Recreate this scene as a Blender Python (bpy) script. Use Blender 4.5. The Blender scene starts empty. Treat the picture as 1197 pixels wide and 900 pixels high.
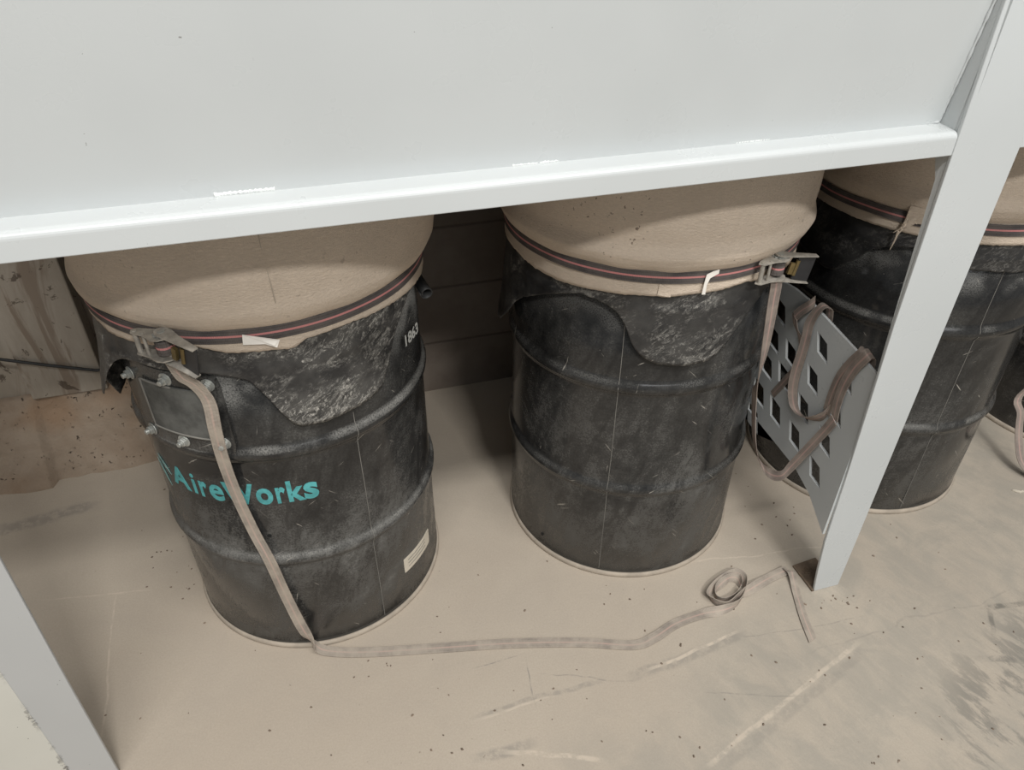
import bpy, bmesh, math, random
from mathutils import Vector, Matrix, noise
random.seed(7)
PI=math.pi; R=math.radians
S=bpy.context.scene; COL=S.collection
W,H=1197,900
# ---------------------------------------------------------------- camera
CAM=Vector((-.70599,-1.34302,1.46209)); YAW,PITCH,ROLL,F=.29131,.6308,.00381,863.038
fw=Vector((math.sin(YAW)*math.cos(PITCH),math.cos(YAW)*math.cos(PITCH),-math.sin(PITCH)))
rt=Vector((math.cos(YAW),-math.sin(YAW),0)); up=rt.cross(fw)
RT=rt*math.cos(ROLL)+up*math.sin(ROLL); UP=up*math.cos(ROLL)-rt*math.sin(ROLL)
cd=bpy.data.cameras.new('camera'); cam=bpy.data.objects.new('camera',cd); COL.objects.link(cam)
m=Matrix((RT,UP,-fw)).transposed().to_4x4(); m.translation=CAM; cam.matrix_world=m
cd.sensor_fit='HORIZONTAL'; cd.sensor_width=36; cd.lens=F*36/W; cd.clip_start=.02; S.camera=cam
def ray(px): return fw*F+RT*(px[0]-W/2)+UP*(H/2-px[1])
def AT(px,ax,v):                      # measured point of the photo on the plane axis=v
    d=ray(px); return CAM+d*((v-CAM[ax])/d[ax])
CEN={1:(-.7984,.028),2:(0,0),3:(.7586,0),4:(1.56,0)}
def CYLP(px,i,r):                     # measured point on a drum-centred cylinder
    d=ray(px); c=CEN[i]; ox,oy=CAM.x-c[0],CAM.y-c[1]
    a=d.x**2+d.y**2; b=2*(ox*d.x+oy*d.y); cc=ox*ox+oy*oy-r*r; D=max(b*b-4*a*cc,0)
    return CAM+d*((-b-D**.5)/2/a)
# ---------------------------------------------------------------- node helpers
class N:
    def __init__(s,name):
        s.m=bpy.data.materials.new(name); s.m.use_nodes=True; s.t=s.m.node_tree; s.n=s.t.nodes; s.l=s.t.links
        s.n.clear(); s.out=s.n.new('ShaderNodeOutputMaterial'); s.b=s.n.new('ShaderNodeBsdfPrincipled')
        s.l.new(s.b.outputs[0],s.out.inputs[0]); s.tc=s.n.new('ShaderNodeTexCoord'); s.geo=s.n.new('ShaderNodeNewGeometry')
    def put(s,sock,v):
        if hasattr(v,'is_linked') or hasattr(v,'links'): s.l.new(v,sock)
        elif isinstance(v,(tuple,list)) and len(v)==3 and sock.type=='RGBA': sock.default_value=(*v,1)
        else: sock.default_value=v
    def map(s,scale=(1,1,1),rot=(0,0,0),loc=(0,0,0),src=None):
        n=s.n.new('ShaderNodeMapping'); s.put(n.inputs['Vector'],src or s.tc.outputs['Object'])
        n.inputs['Scale'].default_value=scale; n.inputs['Rotation'].default_value=rot; n.inputs['Location'].default_value=loc
        return n.outputs[0]
    def aniso(s,src,ang,k,loc=(0,0,0)):   # pattern stretched 1/k times along the direction `ang`
        return s.map((k,1,1),src=s.map((1,1,1),(0,0,-ang),loc,src=src))
    def noise(s,sc,det=5,rough=.6,vec=None,dist=0):
        n=s.n.new('ShaderNodeTexNoise'); s.put(n.inputs['Vector'],vec or s.tc.outputs['Object'])
        n.inputs['Scale'].default_value=sc; n.inputs['Detail'].default_value=det; n.inputs['Roughness'].default_value=rough; n.inputs['Distortion'].default_value=dist
        return n.outputs['Fac']
    def vor(s,sc,vec=None,feat='F1'):
        n=s.n.new('ShaderNodeTexVoronoi'); s.put(n.inputs['Vector'],vec or s.tc.outputs['Object']); n.feature=feat
        n.inputs['Scale'].default_value=sc; return n.outputs['Distance']
    def ramp(s,f,a,b,lo=0.,hi=1.):
        n=s.n.new('ShaderNodeMapRange'); s.put(n.inputs[0],f); n.inputs[1].default_value=a; n.inputs[2].default_value=b
        n.inputs[3].default_value=lo; n.inputs[4].default_value=hi; n.interpolation_type='SMOOTHSTEP'; return n.outputs[0]
    def math(s,op,a,b=0.,c=None):
        n=s.n.new('ShaderNodeMath'); n.operation=op; s.put(n.inputs[0],a); s.put(n.inputs[1],b)
        if c is not None: s.put(n.inputs[2],c)
        return n.outputs[0]
    def mix(s,f,a,b):
        n=s.n.new('ShaderNodeMix'); n.data_type='RGBA'; s.put(n.inputs[0],f); s.put(n.inputs[6],a); s.put(n.inputs[7],b); return n.outputs[2]
    def sep(s,v):
        n=s.n.new('ShaderNodeSeparateXYZ'); s.put(n.inputs[0],v); return n.outputs
    def comb(s,x,y,z):
        n=s.n.new('ShaderNodeCombineXYZ'); s.put(n.inputs[0],x); s.put(n.inputs[1],y); s.put(n.inputs[2],z); return n.outputs[0]
    def bump(s,h,dist=.002,st=.6,nrm=None):
        n=s.n.new('ShaderNodeBump'); s.put(n.inputs['Height'],h); n.inputs['Distance'].default_value=dist; n.inputs['Strength'].default_value=st
        if nrm: s.put(n.inputs['Normal'],nrm)
        return n.outputs[0]
    def done(s,col,rough=.6,metal=0.,bump=None,spec=.5,coat=0):
        s.put(s.b.inputs['Base Color'],col); s.put(s.b.inputs['Roughness'],rough); s.put(s.b.inputs['Metallic'],metal)
        s.b.inputs['Specular IOR Level'].default_value=spec; s.b.inputs['Coat Weight'].default_value=coat
        if bump is not None: s.put(s.b.inputs['Normal'],bump)
        return s.m
    def cyl(s):                        # arc length / height coordinates around a z axis
        o=s.sep(s.tc.outputs['Object']); a=s.math('ARCTAN2',o[0],s.math('MULTIPLY',o[1],-1)); return s.math('MULTIPLY',a,.3),o[2],o
DUST=(.40,.33,.255); 
def m_paint():
    n=N('white_paint'); sp=n.math('GREATER_THAN',n.noise(160,2,.5),.79)
    v=n.noise(3,3,.5); c=n.mix(n.ramp(v,.3,.7),(.485,.505,.505),(.515,.535,.535)); c=n.mix(n.math('MULTIPLY',sp,.75),c,(.16,.15,.14))
    return n.done(c,n.ramp(n.noise(9,4,.6),.3,.7,.26,.34),0,n.bump(n.noise(240,2,.5),.0003,.08),.5)
def m_dustypaint():
    n=N('dusty_grey_paint'); z=n.sep(n.geo.outputs['Position'])[2]
    c=n.mix(n.ramp(n.noise(7,6,.6),.35,.7),(.36,.36,.34),(.40,.375,.34))
    return n.done(c,.5,0,None,.4)
def m_chip(name,a,b):
    n=N(name); x,y,z=n.sep(n.geo.outputs['Position'])
    v=n.noise(3,3,.5); c=n.mix(n.ramp(v,.3,.7),a,b)
    d=n.math('ABSOLUTE',n.math('ADD',x,1.300)); w=n.math('GREATER_THAN',n.noise(60,6,.8),n.ramp(d,0.,.014,.50,.80))
    w=n.math('MULTIPLY',w,n.ramp(n.noise(7,2,.5),.45,.58)); sp=n.math('GREATER_THAN',n.noise(120,2,.5),.78)
    c=n.mix(n.math('MULTIPLY',n.math('MAXIMUM',w,sp),.85),c,(.10,.095,.09))
    return n.done(c,.36,0,None,.5)
def m_weld():
    n=N('painted_weld'); return n.done((.78,.80,.78),.18,0,n.bump(n.noise(220,4,.7),.003,.8),.6,.5)
def m_drum(name,dusty,seed,ledge=1.):
    n=N(name); u,z,o=n.cyl(); P=n.comb(u,z,seed)
    big=n.noise(5,6,.65,P,.6); fine=n.noise(60,6,.75,P); grit=n.noise(330,3,.7,P)
    st=n.noise(26,6,.7,n.aniso(P,1.25,.25),.5)
    up=n.sep(n.geo.outputs['Normal'])[2]
    film=n.math('MULTIPLY',n.ramp(big,.30,.72,.12,1.),n.ramp(fine,.28,.72,.5,1.05))
    film=n.math('MULTIPLY',film,n.ramp(n.noise(240,4,.75,P),.3,.7,.55,1.25))
    film=n.math('MULTIPLY',film,n.ramp(z,.15,.62,1.35,.55))
    film=n.math('MULTIPLY',film,n.ramp(st,.3,.62,.35,1.1))
    film=n.math('MULTIPLY',film,dusty)
    led=n.math('MULTIPLY',n.ramp(up,.12,.55),n.ramp(grit,.3,.62,.1,.95)); led=n.math('MULTIPLY',led,n.ramp(n.noise(7,3,.6,P),.38,.60,.10*ledge,.95*ledge))
    # long scratches and scuff marks
    def scr(sc,rot,th,k):
        q=n.aniso(P,rot,.07,(k,k,0)); a=n.ramp(n.noise(sc,3,.5,q,.35),th,th+.02)
        b=n.ramp(n.noise(9,2,.5,n.map((1,1,1),(0,0,0),(k*3,0,0),src=P)),.52,.6); return n.math('MULTIPLY',a,b)
    s=n.math('MAXIMUM',scr(190,.5,.70,1),n.math('MAXIMUM',scr(170,-.8,.70,4),scr(150,1.35,.72,8)))
    fl=n.math('MULTIPLY',n.math('GREATER_THAN',n.noise(150,3,.6,P),.72),n.ramp(n.noise(8,2,.5,n.map(loc=(5,2,0),src=P)),.5,.62))
    s=n.math('MAXIMUM',s,fl)
    low=n.ramp(z,0.,.035,.5,0.)
    d=n.math('MAXIMUM',n.math('MAXIMUM',film,led),low)
    c=n.mix(d,(.010,.010,.0105),(.27,.263,.243)); c=n.mix(n.math('MULTIPLY',s,.7),c,(.42,.39,.34))
    return n.done(c,n.ramp(d,.03,.40,.13,.66),0,n.bump(n.noise(14,2,.5,P),.002,.2),.4)
def m_skirt(name,seed,k=1.):
    n=N(name); u,z,o=n.cyl(); P=n.comb(u,z,seed)
    q=n.aniso(P,.55,.5)
    crack=n.ramp(n.noise(85,8,.85,q,1.0),.50,.60); crack2=n.ramp(n.noise(30,8,.85,q,1.6),.49,.58)
    patch=n.ramp(n.noise(9,4,.6,P),.36,.60); fine=n.ramp(n.noise(210,3,.7,P),.4,.65)
    d=n.math('MULTIPLY',n.math('MAXIMUM',crack,n.math('MULTIPLY',crack2,.7)),n.math('MULTIPLY',patch,n.ramp(fine,0,1,.45,1)))
    film=n.math('MULTIPLY',n.ramp(n.noise(12,5,.6,P),.3,.75),.13)
    d=n.math('MULTIPLY',n.math('MAXIMUM',d,film),.9*k)
    c=n.mix(d,(.016,.016,.017),(.42,.40,.36))
    return n.done(c,n.ramp(d,0,.4,.38,.8),0,n.bump(n.noise(60,6,.7,q,1),.0015,.6),.4)
def m_felt(name='dusty_felt',col=(.70,.585,.47),spots=.3):
    n=N(name); u,z,o=n.cyl(); P=n.comb(u,z,0.)
    c=n.mix(n.ramp(n.noise(6,5,.6),.3,.7),tuple(x*.90 for x in col),col)
    wr=n.noise(190,5,.8,n.map((.7,1.6,1),src=P),.7)
    c=n.mix(n.ramp(wr,.35,.65,.0,.4),c,tuple(x*.72 for x in col))
    sp=n.math('MULTIPLY',n.math('GREATER_THAN',n.noise(95,4,.6),.66),n.ramp(n.noise(6,2,.5),.5,.60)); c=n.mix(n.math('MULTIPLY',sp,spots),c,(.14,.10,.075))
    h=n.math('ADD',wr,n.math('MULTIPLY',n.noise(420,2,.6),.4))
    return n.done(c,.95,0,n.bump(h,.004,.75),.15)
def m_web(name,base,stripe,edge,dust,dcol=(.36,.30,.25)):
    n=N(name); uv=n.tc.outputs['UV']; x,y,_=n.sep(uv)
    d=n.math('ABSOLUTE',n.math('SUBTRACT',y,.5))
    c=n.mix(n.math('LESS_THAN',d,.075),base,stripe)
    c=n.mix(n.math('LESS_THAN',n.math('ABSOLUTE',n.math('SUBTRACT',d,.33)),.035),c,edge)
    v=n.math('MULTIPLY',n.ramp(n.noise(28,5,.65),.25,.7,.35,1.),dust); c=n.mix(v,c,dcol)
    wv=n.math('SINE',n.math('MULTIPLY',x,2600)); return n.done(c,.9,0,n.bump(n.math('ADD',wv,n.noise(300,2,.5)),.0004,.5),.2)
def m_plain(name,col,rough=.5,metal=0.,bs=0,var=.25,spec=.5,sc=30):
    n=N(name); c=n.mix(n.ramp(n.noise(sc,5,.65),.3,.7),tuple(x*(1-var) for x in col),col)
    return n.done(c,rough,metal,n.bump(n.noise(200,3,.6),.001,bs) if bs else None,spec)
def m_floor():
    n=N('dusty_concrete'); P=n.geo.outputs['Position']; x,y,z=n.sep(P)
    big=n.noise(1.6,5,.6,P,.4); med=n.noise(9,6,.65,P,.5); fin=n.noise(140,4,.7,P)
    c=n.mix(n.ramp(big,.3,.7),(.435,.372,.300),(.465,.405,.330))
    c=n.mix(n.ramp(med,.35,.75,0,.4),c,(.40,.345,.285)); c=n.mix(n.ramp(n.noise(260,4,.7,P),.35,.65,0,.22),c,(.30,.25,.20))
    # bare concrete showing through the dust, towards the aisle in front and right
    t=n.math('ADD',n.math('MULTIPLY',x,.55),n.math('MULTIPLY',y,-1.0))        # aisle coordinate
    reg=n.ramp(n.math('ADD',t,n.math('MULTIPLY',n.noise(3.5,5,.6,P,.6),.40)),.56,.90)
    sm=n.noise(24,7,.72,n.aniso(P,R(-72),.28),.35); sm2=n.noise(5,5,.6,P,.5)
    bare=n.math('MULTIPLY',reg,n.ramp(n.math('ADD',n.math('MULTIPLY',med,.55),n.math('MULTIPLY',sm,.45)),.40,.60,.35,1.))
    c=n.mix(n.math('MULTIPLY',bare,.62),c,(.295,.275,.235))
    reg2=n.math('MULTIPLY',n.ramp(n.math('ADD',n.math('MULTIPLY',x,.9),n.math('MULTIPLY',y,-.45)),.66,.80),n.ramp(n.math('ADD',n.math('MULTIPLY',x,.30),n.math('MULTIPLY',y,-1.)),.80,.93))
    dk=n.math('MULTIPLY',reg2,n.ramp(n.math('ADD',n.math('MULTIPLY',sm,.6),n.math('MULTIPLY',sm2,.4)),.49,.56)); c=n.mix(n.math('MULTIPLY',dk,.62),c,(.17,.16,.14))
    # drag mark left by something wheeled past
    def line(p0,p1,w,wob,seed):
        dx,dy=p1[0]-p0[0],p1[1]-p0[1]; L=math.hypot(dx,dy); nx,ny=-dy/L,dx/L
        a=n.math('ADD',n.math('MULTIPLY',x,nx),n.math('MULTIPLY',y,ny)); a=n.math('SUBTRACT',a,p0[0]*nx+p0[1]*ny)
        a=n.math('ADD',a,n.math('MULTIPLY',n.math('SUBTRACT',n.noise(5,3,.6,n.map(loc=(seed,0,0),src=P)),.5),wob))
        s=n.math('ADD',n.math('MULTIPLY',x,dx/L),n.math('MULTIPLY',y,dy/L)); s=n.math('SUBTRACT',s,p0[0]*dx/L+p0[1]*dy/L)
        k=n.math('MULTIPLY',n.ramp(s,-.03,.03),n.ramp(s,L-.03,L+.03,1,0))
        return a,k
    def mark(c,pa,pb,w,wob,seed,col,amt):
        A=AT(pa,2,0);B=AT(pb,2,0); a,k=line(A,B,w,wob,seed)
        f=n.math('MULTIPLY',n.ramp(n.math('ABSOLUTE',a),w*.4,w,1,0),k); f=n.math('MULTIPLY',f,n.ramp(n.noise(40,5,.7,P),.38,.56,.15,1.)); return n.mix(n.math('MULTIPLY',f,amt),c,col)
    lt=(.60,.51,.41); dkc=(.25,.23,.20)
    c=mark(c,(830,893),(1000,755),.007,.02,3,lt,.5); c=mark(c,(850,893),(1010,762),.016,.03,5,dkc,.35)
    c=mark(c,(740,790),(870,742),.016,.03,9,dkc,.5); c=mark(c,(760,782),(860,740),.005,.02,9,lt,.75)
    c=mark(c,(560,835),(700,800),.008,.05,12,dkc,.5); c=mark(c,(560,838),(640,818),.004,.04,12,lt,.5)
    c=mark(c,(617,775),(625,815),.002,.03,15,dkc,.8); c=mark(c,(800,655),(960,640),.003,.05,15,lt,.4)
    c=mark(c,(560,778),(600,768),.002,.02,18,dkc,.8); c=mark(c,(870,745),(1000,722),.002,.03,20,dkc,.6)
    c=mark(c,(640,790),(735,795),.002,.05,22,dkc,.6); c=mark(c,(830,810),(930,815),.002,.03,24,dkc,.6)
    c=mark(c,(120,860),(135,700),.003,.03,31,lt,.45); c=mark(c,(60,700),(170,690),.003,.03,33,lt,.4)
    c=mark(c,(950,762),(1180,690),.003,.08,35,dkc,.35); c=mark(c,(560,885),(620,868),.014,.05,41,dkc,.6); c=mark(c,(590,880),(700,890),.008,.05,43,lt,.6)
    c=mark(c,(0,618),(110,592),.030,.06,51,dkc,.6); c=mark(c,(1155,712),(1197,706),.010,.03,61,(.15,.14,.12),.8); c=mark(c,(1156,712),(1164,740),.008,.03,63,(.15,.14,.12),.7); c=mark(c,(1150,772),(1197,772),.010,.04,65,(.2,.185,.16),.7)
    sp=n.math('GREATER_THAN',n.noise(75,3,.6,P),.735); c=n.mix(n.math('MULTIPLY',sp,.6),c,(.20,.16,.13))
    h=n.math('ADD',n.math('MULTIPLY',med,.5),n.math('ADD',n.math('MULTIPLY',fin,.12),n.math('MULTIPLY',sm,n.math('MULTIPLY',reg,.7))))
    return n.done(c,.92,0,n.bump(h,.004,.6),.2)
def m_wall():
    n=N('painted_block_wall'); P=n.geo.outputs['Position']; x,y,z=n.sep(P)
    row=n.math('DIVIDE',n.math('ADD',z,.012),.195); f=n.math('FRACT',row); jr=n.math('MINIMUM',f,n.math('SUBTRACT',1.,f))
    par=n.math('MULTIPLY',n.math('FLOORED_MODULO',n.math('FLOOR',row),2.),.5)
    g=n.math('FRACT',n.math('ADD',n.math('DIVIDE',n.math('ADD',x,.30),.40),par)); jc=n.math('MINIMUM',g,n.math('SUBTRACT',1.,g))
    j=n.math('MINIMUM',n.math('MULTIPLY',jr,.195),n.math('ADD',n.math('MULTIPLY',jc,.40),.0048))
    jt=n.ramp(j,.0015,.006,1,0)
    c=n.mix(n.ramp(n.noise(6,6,.65,P),.3,.7),(.16,.13,.105),(.20,.168,.14)); c=n.mix(n.math('MULTIPLY',jt,.75),c,(.10,.08,.065))
    h=n.math('SUBTRACT',n.math('MULTIPLY',n.noise(70,5,.7,P),.3),jt)
    return n.done(c,.9,0,n.bump(h,.004,.6),.2)
def m_rough():
    n=N('rough_dirty_concrete'); P=n.geo.outputs['Position']
    c=n.mix(n.ramp(n.noise(5,6,.65,P,.5),.35,.7),(.27,.205,.15),(.35,.285,.22)); c=n.mix(n.ramp(n.noise(3,3,.6,P),.5,.68,0,.5),c,(.30,.18,.10))
    pit=n.ramp(n.noise(62,5,.7,P),.63,.69); c=n.mix(n.math('MULTIPLY',pit,.85),c,(.06,.045,.035))
    h=n.math('SUBTRACT',n.noise(22,6,.7,P),pit); return n.done(c,.95,0,n.bump(h,.008,.8),.15)
def m_column():
    n=N('stained_column_paint'); P=n.geo.outputs['Position']; q=n.map((1,1,.22),src=P)
    c=n.mix(n.ramp(n.noise(14,6,.65,q,.6),.3,.7),(.30,.26,.21),(.40,.355,.30))
    c=n.mix(n.ramp(n.noise(7,5,.6,n.map((1.6,1,.35),(0,0,0),(3,0,1),src=P),.8),.52,.60,0,.75),c,(.20,.15,.11))
    st=n.math('MULTIPLY',n.ramp(n.noise(11,6,.7,P,1.5),.61,.64),.8); c=n.mix(st,c,(.07,.05,.035))
    return n.done(c,.6,0,n.bump(n.noise(20,5,.7,q),.003,.5),.4)
M=dict(paint=m_paint(),worn=m_chip('chipped_grey_leg_paint',(.40,.405,.40),(.43,.435,.43)),cream=m_chip('cream_tinted_leg_paint',(.50,.49,.44),(.54,.53,.48)),dpaint=m_dustypaint(),weld=m_weld(),
 d1=m_drum('dusty_black_drum_steel',.46,1.),d2=m_drum('scratched_black_drum_steel',.40,4.,.35),d3=m_drum('black_drum_steel',.30,9.,.7),
 s1=m_skirt('scraped_black_rubber',2.,1.3),s2=m_skirt('scuffed_black_rubber',6.,.8),s3=m_skirt('dark_black_rubber',11.,.45),
 felt=m_felt(),felt2=m_felt('speckled_dusty_felt',spots=.8),hem=m_felt('frayed_felt_hem',(.67,.56,.45)),
 web=m_web('dark_webbing_pink_stripe',(.045,.043,.047),(.52,.19,.19),(.022,.02,.022),.22),
 tail=m_web('dusty_grey_webbing',(.20,.175,.155),(.45,.29,.25),(.13,.115,.10),.9,(.43,.37,.305)),
 tail2=m_web('brown_grey_webbing',(.15,.125,.115),(.38,.23,.21),(.09,.07,.07),.65),
 floor=m_floor(),wall=m_wall(),rough=m_rough(),column=m_column(),
 chime=m_plain('dust_caked_rim',(.42,.36,.29),.9,0,.3),teal=m_plain('teal_print',(.10,.40,.41),.6,0,0,.35,.3,60),
 tealp=m_plain('faded_teal_print',(.20,.36,.34),.6,0,0,.35,.3,60),
 white=m_plain('stencil_white',(.55,.55,.52),.6),paper=m_plain('cream_paper',(.62,.56,.46),.7,0,0,.12),
 tagm=m_plain('white_fabric_tag',(.80,.76,.70),.8,0,0,.08),
 zinc=m_plain('dusty_zinc',(.50,.51,.48),.42,.55,.2,.35),steel=m_plain('dusty_strap_steel',(.44,.41,.36),.5,.35,.2,.4,.5,60),
 brass=m_plain('brass_pawl',(.24,.18,.08),.4,.7,0,.4),grip=m_plain('black_grip',(.02,.02,.022),.45,0,0,.3),
 black=m_plain('black_rubber',(.03,.03,.03),.6,0,.2,.3),rust=m_plain('rusty_dusty_steel',(.20,.145,.10),.8,0,.5,.5),
 plate=m_drum('dusty_access_plate',.9,14.),platedust=m_plain('grey_dusty_panel',(.13,.13,.12),.75,0,.2,.6,.4,18),
 ridge=m_plain('dusty_seam',(.20,.19,.17),.8),hole=m_plain('dark_hole',(.004,.004,.004),.9),
 grit=m_plain('floor_grit',(.26,.20,.15),.95,0,0,.6,.2,8),crackm=m_plain('crack_dark',(.05,.04,.03),.95),ceil=m_plain('roof_grey',(.6,.6,.6),.9))
# ---------------------------------------------------------------- object helpers
def tag(o,label=None,cat=None,group=None,kind=None):
    if label: o['label']=label
    if cat: o['category']=cat
    if group: o['group']=group
    if kind: o['kind']=kind
    return o
def empty(name,loc=(0,0,0)):
    o=bpy.data.objects.new(name,None); o.empty_display_size=.1; COL.objects.link(o); o.location=loc; return o
def obj(name,bm,mat,parent=None,smooth=False,origin=None):
    # vertices are given in world metres; the object's origin moves to `origin` (or the parent's place)
    me=bpy.data.meshes.new(name)
    base=Vector(origin) if origin is not None else (world_loc(parent) if parent else Vector((0,0,0)))
    bmesh.ops.translate(bm,verts=bm.verts,vec=-base)
    bmesh.ops.recalc_face_normals(bm,faces=bm.faces)
    bm.to_mesh(me); bm.free()
    for p in me.polygons: p.use_smooth=smooth
    me.materials.append(mat); o=bpy.data.objects.new(name,me); COL.objects.link(o)
    if parent: o.parent=parent; o.location=base-world_loc(parent)
    else: o.location=base
    return o
def world_loc(o):
    v=Vector(o.location)
    while o.parent: o=o.parent; v=v+Vector(o.location)
    return v
def solid(o,t,off=0.): 
    md=o.modifiers.new('thickness','SOLIDIFY'); md.thickness=t; md.offset=off; return o
def bevel(o,w,seg=2,ang=35):
    md=o.modifiers.new('bevel','BEVEL'); md.width=w; md.segments=seg; md.limit_method='ANGLE'; md.angle_limit=R(ang); return o
def box(bm,c,s,rot=None):
    r=bmesh.ops.create_cube(bm,size=1); 
    mt=Matrix.Translation(c)@(rot.to_4x4() if rot else Matrix())@Matrix.Diagonal((*s,1)); bmesh.ops.transform(bm,matrix=mt,verts=r['verts']); return bm
def prism(bm,pts,vec):               # polygon extruded by a vector
    a=[bm.verts.new(p) for p in pts]; b=[bm.verts.new(Vector(p)+Vector(vec)) for p in pts]; n=len(pts)
    bm.faces.new(a); bm.faces.new(b[::-1])
    for i in range(n): bm.faces.new((a[i],b[i],b[(i+1)%n],a[(i+1)%n]))
    return bm
def lathe(bm,prof,c,seg=96,fn=None,closed=False):
    rings=[]
    for (r,z) in prof:
        ring=[]
        for i in range(seg):
            a=2*PI*i/seg; rr,zz=(r,z) if fn is None else fn(a,r,z)
            ring.append(bm.verts.new((c[0]+rr*math.sin(a),c[1]-rr*math.cos(a),zz)))
        rings.append(ring)
    for k in range(len(rings)-1+(1 if closed else 0)):
        A,B=rings[k],rings[(k+1)%len(rings)]
        for i in range(seg): bm.faces.new((A[i],A[(i+1)%seg],B[(i+1)%seg],B[i]))
    return rings
def catmull(P,n=8):
    P=[Vector(p) for p in P]; out=[]
    for i in range(len(P)-1):
        a=P[i-1] if i else P[0]*2-P[1]; b,c=P[i],P[i+1]; d=P[i+2] if i+2<len(P) else P[-1]*2-P[-2]
        for k in range(n):
            t=k/n; out.append(.5*((2*b)+(c-a)*t+(2*a-5*b+4*c-d)*t*t+(3*b-a-3*c+d)*t**3))
    out.append(P[-1]); return out
def ribbon(path,wd,width,bm=None,n=8,t=.0016,smooth_path=True):
    """flat webbing: path points, width direction(s), UV across the width"""
    bm=bm or bmesh.new(); uvl=bm.loops.layers.uv.verify()
    Pp=catmull(path,n) if smooth_path else [Vector(p) for p in path]
    Wd=catmull([Vector(w).normalized() for w in wd],n) if smooth_path else [Vector(w) for w in wd]
    K=5; rows=[]; s=0; prev=None
    for i,p in enumerate(Pp):
        w=Wd[i].normalized(); tg=(Pp[min(i+1,len(Pp)-1)]-Pp[max(i-1,0)]).normalized(); nn=tg.cross(w)
        if nn.length<1e-4: nn=Vector((0,0,1))
        nn.normalize(); 
        if prev: s+=(p-prev).length
        prev=p; row=[]
        for side in (1,-1):
            for k in (range(K) if side==1 else range(K-1,-1,-1)):
                v=k/(K-1); row.append((bm.verts.new(p+w*(v-.5)*width+nn*side*t*.5),v))
        rows.append((row,s))
    n2=2*K
    for i in range(len(rows)-1):
        (A,sa),(B,sb)=rows[i],rows[i+1]
        for k in range(n2):
            k2=(k+1)%n2; f=bm.faces.new((A[k][0],A[k2][0],B[k2][0],B[k][0]))
            for lp,(u,v) in zip(f.loops,((sa,A[k][1]),(sa,A[k2][1]),(sb,B[k2][1]),(sb,B[k][1]))): lp[uvl].uv=(u,v)
    for row in (rows[0][0],rows[-1][0]):
        f=bm.faces.new([v for v,_ in row])
        for lp,(v_,vv) in zip(f.loops,row): lp[uvl].uv=(0,vv)
    return bm
def normal_w(path,nrm):              # width directions for a strap lying on a surface with normals nrm
    out=[]
    for i,p in enumerate(path):
        tg=Vector(path[min(i+1,len(path)-1)])-Vector(path[max(i-1,0)]); nn=nrm[i] if isinstance(nrm,list) else nrm
        out.append(tg.cross(Vector(nn)).normalized())
    for i in range(1,len(out)):
        if out[i].dot(out[i-1])<0: out[i]=-out[i]
    return out
def interp(tab,a):
    if a<=tab[0][0]: return tab[0][1]
    for (x0,y0),(x1,y1) in zip(tab,tab[1:]):
        if a<=x1:
            t=(a-x0)/(x1-x0); return y0+(y1-y0)*t
    return tab[-1][1]
def tube(bm,path,r,seg=10):
    Pp=[Vector(p) for p in path]; rings=[]; ref=Vector((.3,.2,.93))
    for i,p in enumerate(Pp):
        tg=(Pp[min(i+1,len(Pp)-1)]-Pp[max(i-1,0)]).normalized(); a=tg.cross(ref).normalized(); b=tg.cross(a); rr=r[i] if isinstance(r,(list,tuple)) else r
        rings.append([bm.verts.new(p+(a*math.cos(2*PI*k/seg)+b*math.sin(2*PI*k/seg))*rr) for k in range(seg)])
    for A,B in zip(rings,rings[1:]):
        for k in range(seg): bm.faces.new((A[k],A[(k+1)%seg],B[(k+1)%seg],B[k]))
    bm.faces.new(rings[0]); bm.faces.new(rings[-1][::-1]); return bm
def disc(bm,c,nrm,r,h,seg=16,r2=None):
    nrm=Vector(nrm).normalized(); q=nrm.to_track_quat('Z','Y').to_matrix().to_4x4()
    x=bmesh.ops.create_cone(bm,cap_ends=True,segments=seg,radius1=r,radius2=r if r2 is None else r2,depth=h)
    bmesh.ops.transform(bm,matrix=Matrix.Translation(Vector(c)+nrm*h/2)@q,verts=x['verts']); return bm
# ---------------------------------------------------------------- setting
def grid(bm,x0,x1,y0,y1,nx,ny,fn):
    V=[[bm.verts.new(fn(x0+(x1-x0)*i/nx,y0+(y1-y0)*j/ny)) for i in range(nx+1)] for j in range(ny+1)]
    for j in range(ny):
        for i in range(nx): bm.faces.new((V[j][i],V[j][i+1],V[j+1][i+1],V[j+1][i]))
    return bm
bm=bmesh.new(); box(bm,(0,0,-.05),(9,12,.1)); tag(obj('floor',bm,M['floor']),kind='structure')
bm=bmesh.new(); box(bm,(0,.72,1.75),(9,.2,3.5)); tag(obj('wall_back',bm,M['wall']),kind='structure')
# rough footing at the foot of the wall, left
bm=bmesh.new()
def foot(x,t):
    # t runs from the floor line up the face and back to the wall
    k=t; 
    if k<.75: z=.237*k/.75; y=.50+.085*(k/.75)
    else: z=.237; y=.585+.06*(k-.75)/.25
    p=Vector((x,y,z)); nz=noise.noise(p*9)*.016+noise.noise(p*30)*.006
    z2=z+(nz*.5 if z>.01 else 0)
    if z<.01: z2=-.004
    return Vector((x,y+nz-(.03 if x<-1.5 else 0)*(1-k),z2))
grid(bm,-2.6,-1.07,0,1,150,30,foot); o=obj('trim_1',bm,M['rough'],smooth=True); tag(o,kind='structure')
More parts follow.
